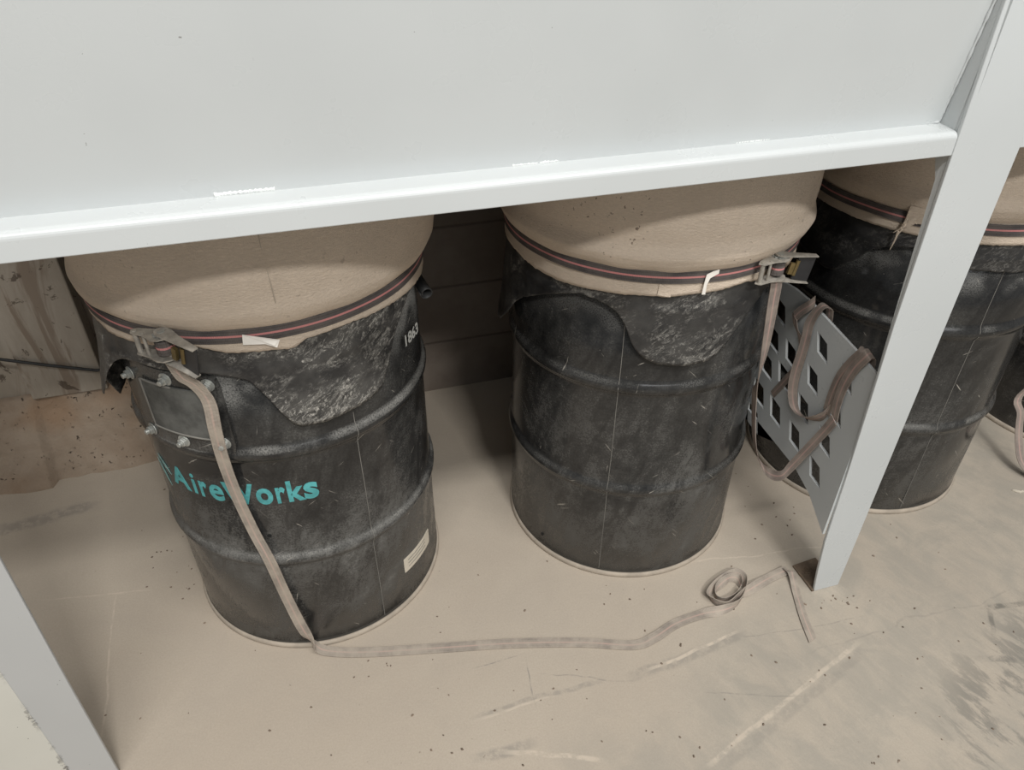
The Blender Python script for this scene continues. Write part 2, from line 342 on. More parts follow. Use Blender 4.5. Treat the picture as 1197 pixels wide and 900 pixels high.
# stained pilaster standing on the footing, with its recess to the left
bm=bmesh.new(); box(bm,(-1.406,.60,1.2),(.190,.06,1.935)); o=bevel(obj('trim_2',bm,M['column']),.004); tag(o,kind='structure')
bm=bmesh.new(); box(bm,(-2.05,.612,1.2),(1.10,.03,1.935)); tag(obj('trim_3',bm,M['column']),kind='structure')
# cable
bm=bmesh.new(); pts=[AT(p,1,.562) for p in [(-60,412),(0,420),(56,427),(112,433)]]; e=pts[-1]; pts+= [e+Vector((.13,0,-.012)),e+Vector((.3,.01,-.03))]
tube(bm,pts,.0042,10); o=obj('black_cable',bm,M['black'],smooth=True,origin=pts[0]); tag(o,'thin black cable strung along the stained pillar left of the drums','cable')
# ---------------------------------------------------------------- stand
st=empty('hopper_stand',(-.45,-.3,0)); tag(st,'white painted steel hopper stand with legs and rail above the drums','stand')
FY=-.447
XR=1.9
def rail(x0,x1):
    bm=bmesh.new(); prof=[(-.438,1.0735)]
    for k in range(7):
        a=PI/2*k/6; prof.append((-.439-.004*math.cos(a)*1.-.0+ .0, 1.100+.010*math.sin(a)) if False else (-.435-.010*math.cos(a),1.100+.010*math.sin(a)))
    prof[0]=(-.445,1.0735)
    prof+=[(-.400,1.1125),(-.400,1.1055),(-.428,1.1035),(-.437,1.098),(-.439,1.0735)]
    return prism(bm,[(x0,y,z) for y,z in prof],(x1-x0,0,0))
bevel(obj('rail',rail(-1.30,.278),M['paint'],st),.0015,2,50)
bevel(obj('rail',rail(.404,XR),M['paint'],st),.0015,2,50)
def panel(x0,x1):
    bm=bmesh.new(); return prism(bm,[(x0,-.400,1.085),(x0,-.434,1.33),(x0,-.50,1.80),(x0,-.488,1.80),(x0,-.426,1.33),(x0,-.394,1.085)],(x1-x0,0,0))
obj('hopper_panel',panel(-1.30,.276),M['paint'],st); obj('hopper_panel',panel(.40,XR),M['paint'],st)
bm=bmesh.new(); box(bm,(.30,.03,1.25),(3.3,.82,.012)); obj('hopper_light_block_top',bm,M['dpaint'],st)  # unseen slab over the bags, added to keep world light out from above
bm=bmesh.new(); box(bm,(.30,.455,1.52),(3.3,.012,.56)); obj('hopper_light_block_back',bm,M['dpaint'],st)  # unseen sheet closing the hopper, added so no world light leaks in behind
# right leg : front flange and the web that runs back to the panel
Lx=[(.331,0),(.3205,.08),(.310,.18),(.303,.38),(.2935,.58),(.284,.765),(.277,1.086),(.274,1.28),(.271,1.80)]
bm=bmesh.new(); prism(bm,[(x,FY,z) for x,z in Lx]+[(.413,FY,1.80),(.409,FY,1.07),(.402,FY,.15),(.400,FY,.0)],(0,.007,0))
lg=bevel(obj('leg',bm,M['paint'],st),.0015,2,50)
def webf(bm,P):
    return prism(bm,[(interp([(z,x) for x,z in Lx],z)+.0005,y,z) for y,z in P],(.006,0,0))
bm=bmesh.new(); webf(bm,[(FY+.007,.66),(FY+.010,.80),(FY+.018,1.03),(-.41,1.075),(-.40,1.10),(-.438,1.33),(-.455,1.45),(FY+.007,1.45)]); obj('leg_web',bm,M['paint'],lg)
# fillet weld where leg web, panel and rail meet
def bead(pts,r,nm='weld_bead',par=st,mat='weld'):
    Pp=catmull(pts,max(4,int(60/len(pts)))); bm=bmesh.new()
    tube(bm,Pp,[r*(.75+.5*abs(noise.noise(p*130))+.12*math.sin(i*1.9)) for i,p in enumerate(Pp)],8); return obj(nm,bm,M[mat],par,True)
A1=AT((250,233),2,1.1125);A2=AT((322,226),2,1.1125); bead([(A1.x,-.4015,1.114),((A1.x+A2.x)/2,-.4015,1.1145),(A2.x,-.4015,1.114)],.0045)
for a,b in (((601,196.5),(656,191)),((862,168.5),(903,166))):
    A1=AT(a,2,1.1125);A2=AT(b,2,1.1125); bead([(A1.x,-.402,1.1135),((A1.x+A2.x)/2,-.402,1.1135),(A2.x,-.402,1.1135)],.0028)
bead([(.274,-.402,1.113),(.2735,-.413,1.18),(.2725,-.430,1.29),(.2715,-.447,1.40)],.0028,mat='paint')
bead([(.25,-.402,1.1135),(.262,-.402,1.114),(.272,-.404,1.114)],.0028,mat='paint')
# foot plate with its anchor bolt
bm=bmesh.new(); prism(bm,[(.3245,-.4475,0),(.3245,-.366,0),(.395,-.360,0),(.395,-.441,0)],(0,0,.006)); fp=bevel(obj('foot_plate',bm,M['rust'],lg),.0015)
q=AT((943,667),2,.006); bm=bmesh.new(); disc(bm,q,(0,0,1),.0105,.002,20); disc(bm,q+Vector((0,0,.002)),(0,0,1),.0075,.005,6); disc(bm,q+Vector((0,0,.007)),(0,0,1),.004,.005,12); obj('anchor_bolt',bm,M['rust'],fp)
# gusset plate with diamond cut-outs between the leg and the drum
PX=.300
out=[(-.440,.215),(-.452,.226)]
P_out=[(FY+.006,.205),(-.367,.262),(-.300,.286),(-.213,.292),(-.09,.300),(.02,.303),(.03,.60),(-.02,.648),(-.068,.667),(-.104,.674),(-.146,.679),(-.203,.678),(-.36,.655),(FY+.006,.640)]
HOL=[]
for cx,cy in [(341,412),(309,516),(278,611),(249,702),(237,434),(213,531-24),(186,621),(349,720),(316,818),(421,515),(385,622),(203,290),(180,380),(158,468),(132,558),(112,640)]:
    HOL.append([tuple(AT((840+(cx+dx)/2.8125,260+(cy+dy)/2.8125),0,PX).yz) for dx,dy in ((-16,-57),(16,-12),(16,58),(-17,13))])
def plate_bm():
    cu=bpy.data.curves.new('tmp','CURVE'); cu.dimensions='2D'; cu.fill_mode='BOTH'; cu.extrude=.003
    for poly in [P_out]+HOL:
        sp=cu.splines.new('POLY'); sp.points.add(len(poly)-1); sp.use_cyclic_u=True
        for p,(y,z) in zip(sp.points,poly): p.co=(y,z,0,1)
    to=bpy.data.objects.new('tmp',cu); COL.objects.link(to); dg=bpy.context.evaluated_depsgraph_get(); me=bpy.data.meshes.new_from_object(to.evaluated_get(dg))
    bm=bmesh.new(); bm.from_mesh(me); bpy.data.objects.remove(to); bpy.data.meshes.remove(me)
    bmesh.ops.remove_doubles(bm,verts=bm.verts,dist=1e-5)
    for v in bm.verts: v.co=Vector((PX+.003+v.co.z,v.co.x,v.co.y))
    return bm
obj('gusset_plate',plate_bm(),M['paint'],st)
# left leg: front flange, and the cream flange of the frame bolted against it
bm=bmesh.new(); prism(bm,[(-1.228,FY,0),(-1.221,FY,.30),(-1.211,FY,.628),(-1.196,FY,1.08),(-1.190,FY,1.8),(-1.300,FY,1.8),(-1.300,FY,0)],(0,.007,0)); l2=bevel(obj('leg',bm,M['worn'],st),.002,2,50)
bm=bmesh.new(); prism(bm,[(-1.2985,FY,0),(-1.2985,FY,1.8),(-1.42,FY-.028,1.8),(-1.42,FY-.028,0)],(0,.006,0)); bevel(obj('leg',bm,M['cream'],st),.0025,3,50)
# ---------------------------------------------------------------- drums
ZT=.855
def drum_profile():
    pr=[(.0,.012),(.285,.012),(.286,.008)]
    def hoop(z): return [(.2895,z-.024),(.2905,z-.016),(.2945,z-.011),(.2985,z-.004),(.2990,z+.001),(.2975,z+.007),(.2935,z+.014),(.2903,z+.020),(.2895,z+.026)]
    pr=[(.2895,.010)]+hoop(.2936)+hoop(.5751)+[(.2895,.84)]
    return pr
def drum(i,mat,label):
    c=CEN[i]; o=empty('steel_drum',(c[0],c[1],0)); tag(o,label,'drum','black steel drums in a row under the hopper')
    bm=bmesh.new(); pr=drum_profile(); ins=[(.2865,.84),(.2865,.03),(.001,.03),(.001,.010)]
    full=[(.001,.004)]+[(.285,.004)]+pr+ins
    lathe(bm,full,c,144,closed=True); obj('body',bm,mat,o,True)
    bm=bmesh.new(); pr=[(.2895,.0005),(.2935,.0005),(.2950,.003),(.2950,.008),(.2935,.012),(.2900,.015)]; lathe(bm,pr,c,144,closed=True); obj('bottom_rim',bm,M['chime'],o,True)
    bm=bmesh.new(); pr=[(.2885+.005*math.cos(a),.845+.006*math.sin(a)) for a in [2*PI*k/10 for k in range(10)]]; lathe(bm,pr,c,96,closed=True); obj('top_rim',bm,mat,o,True)
    return o
def on(i,ang,z,r): c=CEN[i]; a=R(ang); return Vector((c[0]+r*math.sin(a),c[1]-r*math.cos(a),z))
def wrap_r(z):                       # body radius at height z
    b=.2895
    for h in (.2936,.5751):
        d=abs(z-h); 
        if d<.024: b=max(b,.2895+.0095*(.5+.5*math.cos(PI*d/.024)))
    return b
def seam(o,i,ang,z0,z1):
    bm=bmesh.new(); rows=[]
    for k in range(60):
        z=z0+(z1-z0)*k/59; a=ang+.25*noise.noise(Vector((0,i*3,z*6))); r=wrap_r(z)
        rows.append([bm.verts.new(on(i,a+d,z,r+h)) for d,h in ((-.19,-.002),(-.10,.0009),(.10,.0009),(.19,-.002))])
    for A,B in zip(rows,rows[1:]):
        for k in range(3): bm.faces.new((A[k],A[k+1],B[k+1],B[k]))
    obj('seam',bm,M['ridge'],o)
D1=drum(1,M['d1'],'leftmost black drum, teal lettering and bolted plate on its front')
D2=drum(2,M['d2'],'middle black drum standing upright, scratched, no lettering')
D3=drum(3,M['d3'],'black drum half hidden behind the white right leg and diamond plate')
D4=drum(4,M['d3'],'black drum at the right edge of the photo, mostly cut off')
for _d,_i,_a,_z0,_z1 in ((D1,1,24.2,.02,.62),(D2,2,-31.5,.02,.80),(D3,3,-10,.02,.74)): seam(_d,_i,_a,_z0,_z1)
def curved_patch(bm,i,a0,a1,z0,z1,r,t,na=14,nz=8,round_=.012):
    """rounded rectangle bent round the drum"""
    mid=[(a0+a1)/2,(z0+z1)/2]; ha=(a1-a0)/2; hz=(z1-z0)/2; k=R(1)*r
    outl=[]
    for (sx,sz,s0) in ((1,1,0),(-1,1,90),(-1,-1,180),(1,-1,270)):
        for j in range(5):
            th=R(s0+90*j/4); outl.append((mid[0]+sx*(ha-round_/k)+math.cos(th)*round_/k, mid[1]+sz*(hz-round_)+math.sin(th)*round_))
    # sample a grid and clamp to the outline so the faces follow the curve
    def cl(a,z):
        da=(abs(a-mid[0])*k)-(ha*k-round_); dz=abs(z-mid[1])-(hz-round_)
        if da>0 and dz>0:
            L=math.hypot(da,dz)
            if L>round_:
                da*=round_/L; dz*=round_/L; a=mid[0]+math.copysign(((ha*k-round_)+da)/k,a-mid[0]); z=mid[1]+math.copysign((hz-round_)+dz,z-mid[1])
        return a,z
    G=[[cl(a0+(a1-a0)*x/na,z0+(z1-z0)*y/nz) for x in range(na+1)] for y in range(nz+1)]
    T=[[bm.verts.new(on(i,a,z,r+t)) for a,z in row] for row in G]; B=[[bm.verts.new(on(i,a,z,r-.001)) for a,z in row] for row in G]
    for y in range(nz):
        for x in range(na):
            bm.faces.new((T[y][x],T[y][x+1],T[y+1][x+1],T[y+1][x])); bm.faces.new((B[y][x+1],B[y][x],B[y+1][x],B[y+1][x+1]))
    bd=[(0,x) for x in range(na)]+[(y,na) for y in range(nz)]+[(nz,x) for x in range(na,0,-1)]+[(y,0) for y in range(nz,0,-1)]
    for (y,x),(y2,x2) in zip(bd,bd[1:]+bd[:1]): bm.faces.new((T[y][x],B[y][x],B[y2][x2],T[y2][x2]))
    return bm
# access plate
bm=bmesh.new(); curved_patch(bm,1,-59.5,-17.8,.579,.752,.2895,.0075,20,8,.014); ap=obj('access_plate',bm,M['plate'],D1,False)
bm=bmesh.new(); curved_patch(bm,1,-48.5,-22,.618,.722,.2985,.0025,14,6,.012); cp=obj('raised_panel',bm,M['platedust'],ap,False); 
bm=bmesh.new()
for seg in ([(-48.5,.722),(-48.5,.618),(-22,.618)],[(-48.5,.722),(-35,.722)]):
    pp=[]
    for (a,z),(a2,z2) in zip(seg,seg[1:]):
        pp+=[on(1,a+(a2-a)*t/10,z+(z2-z)*t/10,.3010) for t in range(10)]
    pp.append(on(1,*seg[-1],.3010)); tube(bm,pp,.0020,6)
obj('dusty_ridge',bm,M['ridge'],ap,True)
for a,z in [(-55.2,.716),(-36.5,.736),(-21.4,.736),(-53.2,.595),(-37.2,.600),(-21.5,.609)]:
    nn=on(1,a,0,1)-on(1,a,0,0); c=on(1,a,z,.297); bm=bmesh.new(); disc(bm,c,nn,.0125,.002,20); disc(bm,c+nn*.002,nn,.0088,.007,6); disc(bm,c+nn*.009,nn,.0052,.007,12,.0048)
    bevel(obj('bolt',bm,M['zinc'],ap),.0006)
# lettering bent round the drum
def text_bm(txt,i,a0,a1,zb,cap,r,t=.0004,off=.02):
    cu=bpy.data.curves.new('tmp','FONT'); cu.body=txt; cu.size=1; cu.offset=off; cu.resolution_u=4
    to=bpy.data.objects.new('tmp',cu); COL.objects.link(to); dg=bpy.context.evaluated_depsgraph_get(); me=bpy.data.meshes.new_from_object(to.evaluated_get(dg))
    bm=bmesh.new(); bm.from_mesh(me); bpy.data.objects.remove(to); bpy.data.meshes.remove(me)
    x0=min(v.co.x for v in bm.verts); x1=max(v.co.x for v in bm.verts); capy=max(v.co.y for v in bm.verts)
    for k in range(40):
        xx=x0+(x1-x0)*(k+.5)/40; bmesh.ops.bisect_plane(bm,geom=bm.verts[:]+bm.edges[:]+bm.faces[:],plane_co=(xx,0,0),plane_no=(1,0,0))
    for v in bm.verts:
        a=a0+(a1-a0)*(v.co.x-x0)/(x1-x0); v.co=on(i,a,zb+v.co.y/capy*cap,r)
    r_=bmesh.ops.extrude_face_region(bm,geom=bm.faces[:]); cx=CEN[i]
    for g in r_['geom']:
        if isinstance(g,bmesh.types.BMVert):
            d=Vector((g.co.x-cx[0],g.co.y-cx[1],0)).normalized(); g.co+=d*t
    return bm
def ANG(px): q=CYLP(px,1,.2896); return math.degrees(math.atan2(q.x-CEN[1][0],-(q.y-CEN[1][1])))
ink=bmesh.new()
for ch,x0,x1,hh in [('A',208.4,225.6,1),('i',227.2,232.4,1.0),('r',234.4,244.,.0),('e',244.6,261.6,.0),('W',260.,297.2,1),('o',297.2,318.4,0),('r',321,334,0),('k',335,357.2,1.05),('s',354.6,373.6,0)]:
    t=text_bm(ch,1,ANG((x0,572)),ANG((x1,577)),.4535,.0500 if hh else .0385,.2896,off=.032 if ch not in 'ie' else (.014 if ch=='i' else .024))
    if ch=='k': t.free(); t=text_bm(ch,1,ANG((x0,572)),ANG((x1,577)),.4535,.0510,.2896,off=.032)
    me=bpy.data.meshes.new('t'); t.to_mesh(me); ink.from_mesh(me); t.free(); bpy.data.meshes.remove(me)
obj('lettering',ink,M['teal'],D1)
obj('stencil_number',text_bm('1863',1,50,60.5,.700,.024,.3070,.0004,.02),M['white'],D1)
bm=bmesh.new()
for P_ in ([(-63.5,.500),(-61,.497),(-58,.487),(-55.5,.468),(-58.5,.478),(-62,.490)],[(-66,.482),(-63,.472),(-60.5,.452),(-58.8,.428),(-61,.440),(-64.5,.462)]):
    f=[bm.verts.new(on(1,a,z-.0,.2903)) for a,z in P_]; bm.faces.new(f)
solid(obj('leaf_emblem',bm,M['tealp'],D1),.0006,1)
bm=bmesh.new(); curved_patch(bm,1,38.2,60.5,.105,.150,.2895,.0008,12,4,.002)
for v in bm.verts:                     # the sticker is stuck on slightly askew
    v.co.z+= -.02*((v.co.x-on(1,38,0,.29).x)/.07)*.25
obj('sticker',bm,M['paper'],D1)
bm=bmesh.new()
for k in range(3):
    zz=.138-.011*k; pp=[on(1,41+t*1.6,zz-.002*t/10,.2905) for t in range(10)]; tube(bm,pp,.0006,4)
obj('printed_lines',bm,M['platedust'],bpy.data.objects['sticker'])
bm=bmesh.new(); disc(bm,CYLP((634,624),2,.2896),on(2,-60,0,1)-on(2,-60,0,0),.0042,.0012,14); obj('vent_hole',bm,M['hole'],D2)
bm=bmesh.new(); disc(bm,CYLP((315,626),1,.2896),on(1,-12,0,1)-on(1,-12,0,0),.0045,.0008,14); obj('dent_mark',bm,M['hole'],D1)
# ---------------------------------------------------------------- rubber skirts
def skirt(i,tab,rt,mat,label,extra=None):
    c=CEN[i]; bm=bmesh.new(); seg=240; nz=26; V=[]
    for k in range(seg):
        a=-180+360*k/seg; zb=interp(tab,a)+.002*noise.noise(Vector((a*.3,i,0))); ro=interp(rt,a); col=[]
        for j in range(nz+1):
            t=j/nz; z=.835+(zb-.835)*t; base=.2995
            wv=.0022*noise.noise(Vector((a*.09,z*16,i*5)))+.0012*noise.noise(Vector((a*.3,z*40,i*5)))
            hoop=.0015*math.exp(-((z-.765)/.008)**2)+ (.0025 if z<.62 else 0)
            col.append(bm.verts.new(on(i,a,z,base+ro*t**1.4+wv+hoop+.0008)))
        V.append(col)
    for k in range(seg):
        A,B=V[k],V[(k+1)%seg]
        for j in range(nz): bm.faces.new((A[j],B[j],B[j+1],A[j+1]))
    o=obj('rubber_skirt',bm,mat,smooth=True,origin=(c[0],c[1],.7)); solid(o,.0022,0)
    tag(o,label,'skirt','black rubber skirts strapped round the drums'); return o
t1=[(-180,.70),(-110,.62),(-97,.575),(-90,.565),(-86,.61),(-83,.635),(-79,.627),(-75,.629),(-71,.640),(-67,.668),(-62,.712),(-56,.748),(-51,.762),(-46.7,.764),(-37,.764),(-18,.765),(-12,.757),(-7.1,.744),(-3.5,.712),(.5,.664),(3,.642),(6,.633),(13.3,.631),(23.8,.635),(31,.639),(36.8,.648),(41,.69),(44,.729),(50,.768),(56,.79),(62,.80),(90,.78),(140,.70),(180,.70)]
r1=[(-180,.003),(-110,.006),(-95,.014),(-85,.028),(-78,.036),(-70,.034),(-62,.024),(-54,.010),(-46,.004),(-20,.001),(0,.0),(40,.0),(60,0),(180,.003)]
SK1=skirt(1,t1,r1,M['s1'],'scraped black rubber skirt on the lettered drum, its left corner curled outward')
t2=[(-180,.70),(-120,.60),(-105,.585),(-97,.60),(-90,.64),(-84,.68),(-78,.708),(-65,.745),(-56,.765),(-49,.776),(-44,.774),(-39,.767),(-35,.755),(-31.9,.735),(-29.5,.705),(-28,.685),(-25,.665),(-21.6,.653),(-16,.645),(-11.4,.641),(-5,.640),(1,.644),(5,.656),(9.7,.684),(14,.718),(18.9,.748),(25,.785),(32,.80),(60,.78),(100,.66),(140,.64),(180,.70)]
r2=[(-180,.004),(-125,.010),(-105,.022),(-92,.016),(-80,.005),(-60,0),(180,.002)]
SK2=skirt(2,t2,r2,M['s2'],'black rubber skirt on the middle drum with one deep scalloped lobe')
t3=[(-180,.7),(-90,.66),(-82,.655),(-76,.665),(-70,.70),(-63,.745),(-56,.765),(-48,.772),(-40,.768),(-25,.74),(-10,.735),(10,.735),(40,.74),(180,.7)]
SK3=skirt(3,t3,[(-180,.002),(180,.002)],M['s3'],'dark rubber skirt on the drum behind the white right leg')
SK4=skirt(4,t3,[(-180,.002),(180,.002)],M['s3'],'rubber skirt on the drum at the right edge')
# rolled end of a skirt sticking out right of the first drum
a_=AT((486,322),1,-.03); b_=AT((499,343),1,-.09); ax=(b_-a_).normalized(); bm=bmesh.new(); e1=ax.cross(Vector((0,0,1))).normalized(); e2=ax.cross(e1)
seg=30; rows=[]
for t in (-.3,0,.25,.5,.75,1.0):
    p=a_+(b_-a_)*t; rr=.0105+.002*t; rows.append([bm.verts.new(p+(e1*math.cos(2*PI*k/seg*1.15)+e2*math.sin(2*PI*k/seg*1.15))*(rr*(1-.25*k/seg))) for k in range(seg)])
for A,B in zip(rows,rows[1:]):
    for k in range(seg-1): bm.faces.new((A[k],A[k+1],B[k+1],B[k]))
o=obj('rolled_end',bm,M['black'],SK1,True); solid(o,.0018)
# ---------------------------------------------------------------- felt bags
def bag(i,dx,rmax,label,seamang=None,hem=None,flap=None,tilt=0.):
    c=(CEN[i][0],CEN[i][1]); root=empty('felt_bag',(c[0],c[1],.80)); tag(root,label,'bag','beige felt bags above the drums')
    prof=[(.3055,.822),(.3060,.838),(.3075,.848),(.3150,.856),(.3215,.866),(.3265,.880),(rmax,.905),(rmax+.003,.94),(rmax+.003,1.0),(rmax,1.08),(rmax-.005,1.24)]
    pr=[]
    for (r0,z0),(r1_,z1) in zip(prof,prof[1:]):
        for k in range(4): t=k/4; pr.append((r0+(r1_-r0)*t,z0+(z1-z0)*t))
    pr.append(prof[-1])
    def fn(a,r,z):
        k=min(1,max(0,(z-.85)/.06)); p=Vector((math.sin(a)*2.2,math.cos(a)*2.2,z*5+i*7))
        g=.0045*noise.noise(p)*k+.0015*noise.noise(p*4)*k
        lip=.004*noise.noise(Vector((math.sin(a)*5,math.cos(a)*5,i)))*math.exp(-((z-.856)/.012)**2)
        s=0
        if seamang is not None:
            d=((math.degrees(a)-seamang+180)%360)-180; s=-.0035*math.exp(-(d/1.0)**2)*k
        return r+g+s+dx*math.sin(a)*k, z+lip
    bm=bmesh.new(); lathe(bm,pr,c,220,fn); o=obj('bag_wall',bm,M['felt2' if i==2 else 'felt'],root,True); solid(o,.003,-1)
    bm=bmesh.new(); seg=300; V=[]
    for k in range(seg):
        a=-180+360*k/seg; zb=interp(hem,a)+.0022*noise.noise(Vector((a*1.1,i,3)))+.0014*noise.noise(Vector((a*4,i,3)))
        V.append([bm.verts.new(on(i,a,.834+(zb-.834)*t,.3048+.0012*t+.001*noise.noise(Vector((a*.15,t*3,i))))) for t in (0,.2,.4,.6,.8,1)])
    for k in range(seg):
        A,B=V[k],V[(k+1)%seg]
        for j in range(5): bm.faces.new((A[j],B[j],B[j+1],A[j+1]))
    o=obj('hem',bm,M['hem'],root,True); solid(o,.0018,1)
    return root
hem1=[(-180,.80),(-60,.812),(-55,.806),(-45,.808),(-36,.812),(-30,.818),(-22,.822),(-12,.808),(-2,.805),(3,.803),(8,.800),(12,.812),(24,.815),(40,.810),(59,.803),(70,.80),(180,.80)]
hem2=[(-180,.80),(-82,.800),(-70,.794),(-55,.792),(-40,.796),(-28,.799),(-21,.800),(-19,.798),(-10,.804),(-2,.805),(11,.812),(25,.80),(180,.80)]
B1=bag(1,.010,.3255,'beige felt bag above the lettered drum with a vertical seam',4.8,hem1)
B2=bag(2,.004,.3175,'beige felt bag above the middle drum, speckled with dark spots on its left',None,hem2)
B3=bag(3,0,.322,'beige felt bag above the drum behind the white right leg',None,[(-180,.80),(180,.80)])
B4=bag(4,0,.322,'beige felt bag above the drum at the right edge',None,[(-180,.80),(180,.80)])
bm=bmesh.new(); tube(bm,[on(1,4.7+.4*math.sin(z*30),z,.3075+ (.0 if z<.85 else min(.019,(z-.85)*.36))) for z in [.846+.01*k for k in range(24)]],.0009,6); obj('seam',bm,M['chime'],B1)
# folded scrap of hem on bag 2
bm=bmesh.new(); prism(bm,[on(2,-21.5,.826,.3075),on(2,-21.8,.803,.3085),on(2,-17.4,.800,.3095),on(2,-17.0,.815,.3085)],(0,-.0012,0)); obj('hem_fold',bm,M['hem'],B2)
# ---------------------------------------------------------------- straps
def strap_loop(i,r,z,lab,group='webbing straps round the drums',name='ratchet_strap',wob=.0012,zt=None,a0=-180,a1=180):
    c=CEN[i]; root=empty(name,(c[0],c[1],z)); tag(root,lab,'strap',group)
    pts=[];wd=[]
    for k in range(181):
        a=a0+(a1-a0)*k/180; dz=(interp(zt,a) if zt else 0)
        pts.append(on(i,a,z+dz+wob*noise.noise(Vector((a*.05,i*2,0))),r)); wd.append(Vector((0,0,1)))
    bm=ribbon(pts,wd,.025,smooth_path=False,t=.0016); obj('band',bm,M['web'],root,False); return root
ST1=strap_loop(1,.3095,.838,'ratchet strap round the lettered drum, its long dusty tail trailing across the floor')
ST2=strap_loop(2,.3095,.8395,'ratchet strap round the middle drum, tail draped over the diamond plate')
ST3=strap_loop(3,.3095,.8340,'dark pink-striped strap round the drum behind the white right leg')
ST4=strap_loop(4,.3095,.8340,'strap on the drum at the right edge, its end dangling near the floor')
def ratchet(root,C,u,v,n,L=.085,hang=0.,open_=.45,mat='steel',hl=.085,hv=0.0):
    """C = spool centre, u = along the strap, v = up, n = outward"""
    u,v,n=[Vector(q).normalized() for q in (u,v,n)]
    hw=.0185
    top=empty('ratchet',(0,0,0)); top.parent=root; top.location=C-world_loc(root)
    def sideplate(s):
        bm=bmesh.new(); z=v*hw*s; pts=[]
        for a,b in [(-.055,-.004),(-.050,.006),(-.025,.011),(-.008,.020),(.004,.020),(.014,.012),(.018,.0),(.012,-.010),(-.010,-.012),(-.045,-.009)]: pts.append(C+u*a+n*b+z)
        return prism(bm,pts,v*.0022*s)
    bm=sideplate(1); b2=sideplate(-1)
    me=bpy.data.meshes.new('t'); b2.to_mesh(me); bm.from_mesh(me); b2.free(); bpy.data.meshes.remove(me)
    tube(bm,[C-u*.047-v*.022,C-u*.047+v*.022],.0042,12); tube(bm,[C-u*.030+n*.004-v*.022,C-u*.030+n*.004+v*.022],.0028,10)
    obj('ratchet_frame',bm,M[mat],top)
    # toothed wheels at both ends of the spool
    for s in (1,-1):
        bm=bmesh.new()
        pr=[C+v*(hw+.0025)*s+(u*math.cos(t)+n*math.sin(t))*(.0135 if k%2 else .0110) for k,t in enumerate([2*PI*q/22 for q in range(22)])]
        prism(bm,pr,v*.002*s); tube(bm,[C+v*(hw+.004)*s,C+v*(hw+.008)*s],.0068,16)
        obj('ratchet_wheel',bm,M['zinc'],top)
    bm=bmesh.new(); uvl=bm.loops.layers.uv.verify()
    pts=[C+(u*math.cos(t)+n*math.sin(t))*(.0095+.00045*t) for t in [2*PI*q/16 for q in range(33)]]
    ribbon(pts,[v]*len(pts),.025,bm,smooth_path=False,t=.0014); obj('spool',bm,M['web'],top)
    # handle: two arms tapering to a cross grip
    hd=(u*math.cos(open_)+n*math.sin(open_)+v*hv).normalized(); hn=v.cross(hd).normalized(); vv=hd.cross(hn).normalized()
    if vv.dot(v)<0: vv=-vv
    bm=bmesh.new()
    for s in (1,-1):
        w=[(-.014,.0),(-.010,.011),(.004,.013),(.022,.009),(hl,.0055),(hl,-.0055),(.020,-.010),(-.004,-.013),(-.012,-.008)]
        pts=[C+hd*a+hn*b+vv*(hw+.005+ (.003*max(0,a)/hl))*s for a,b in w]; prism(bm,pts,vv*.0020*s)
    h=obj('handle',bm,M[mat],top)
    bm=bmesh.new(); prism(bm,[C+hd*(hl*.52)+vv*(hw+.005),C+hd*(hl)+vv*(hw+.008),C+hd*(hl)-vv*(hw+.008),C+hd*(hl*.52)-vv*(hw+.005)],hn*.0035); bevel(obj('grip',bm,M['grip'],top),.001)
    bm=bmesh.new(); box(bm,C+hd*.026-hn*.004,(.009,.006,.022),Matrix((hd,hn,vv)).transposed()); tube(bm,[C+hd*.038-vv*.015,C+hd*.038+vv*.015],.004,10); obj('pawl',bm,M['brass'],top)
    return top
# ratchet 1 (left drum)
a=-27.5; C1=on(1,a,.830,.3245); nn=on(1,a,0,1)-on(1,a,0,0); uu=Vector((nn.y*-1,nn.x,0)); 
if uu.x<0: uu=-uu
ratchet(ST1,C1,uu,Vector((0,0,1)),nn,open_=.30,hl=.066,hv=-.22,mat='steel')
a=21.; C2=on(2,a,.836,.325); nn2=on(2,a,0,1)-on(2,a,0,0); uu2=Vector((-nn2.y,nn2.x,0)); 
if uu2.x<0: uu2=-uu2
ratchet(ST2,C2,uu2,Vector((0,0,1)),nn2,open_=.50,hl=.072,hv=-.15,mat='steel')
# tail 1: down the drum and across the floor
pts=[C1+nn*.004+Vector((0,0,-.012))]; nr=[nn]
for p,r in [((212,440),.324),((228,450),.320),((244,470),.314),((252,505),.312),((262,541),.306),((277,580),.300),((297,622),.299),((315,655),.3065),((336,700),.302),((356,738),.303)]:
    q=CYLP(p,1,r); pts.append(q); nr.append(Vector((q.x-CEN[1][0],q.y-CEN[1][1],0)).normalized())
w=normal_w(pts,nr)
for p,z,wd in [((372,757),.012,None),((395,762),.004,None),((440,762),.003,None),((520,757),.003,None),((600,752),.003,None),((680,751),.003,None),((740,754),.003,None),((765,745),.005,None),((790,729),.003,None),((820,718),.004,None)]:
    pts.append(AT(p,2,z)); w.append(None)
k0=len(nr)
for k in range(k0,len(pts)):
    tg=pts[min(k+1,len(pts)-1)]-pts[k-1]; q=Vector((-tg.y,tg.x,0)).normalized(); 
    if q.y<0: q=-q
    w[k]=q
for k in range(1,len(w)):
    if w[k].dot(w[k-1])<-.2: 
        for j in range(k): w[j]=-w[j]
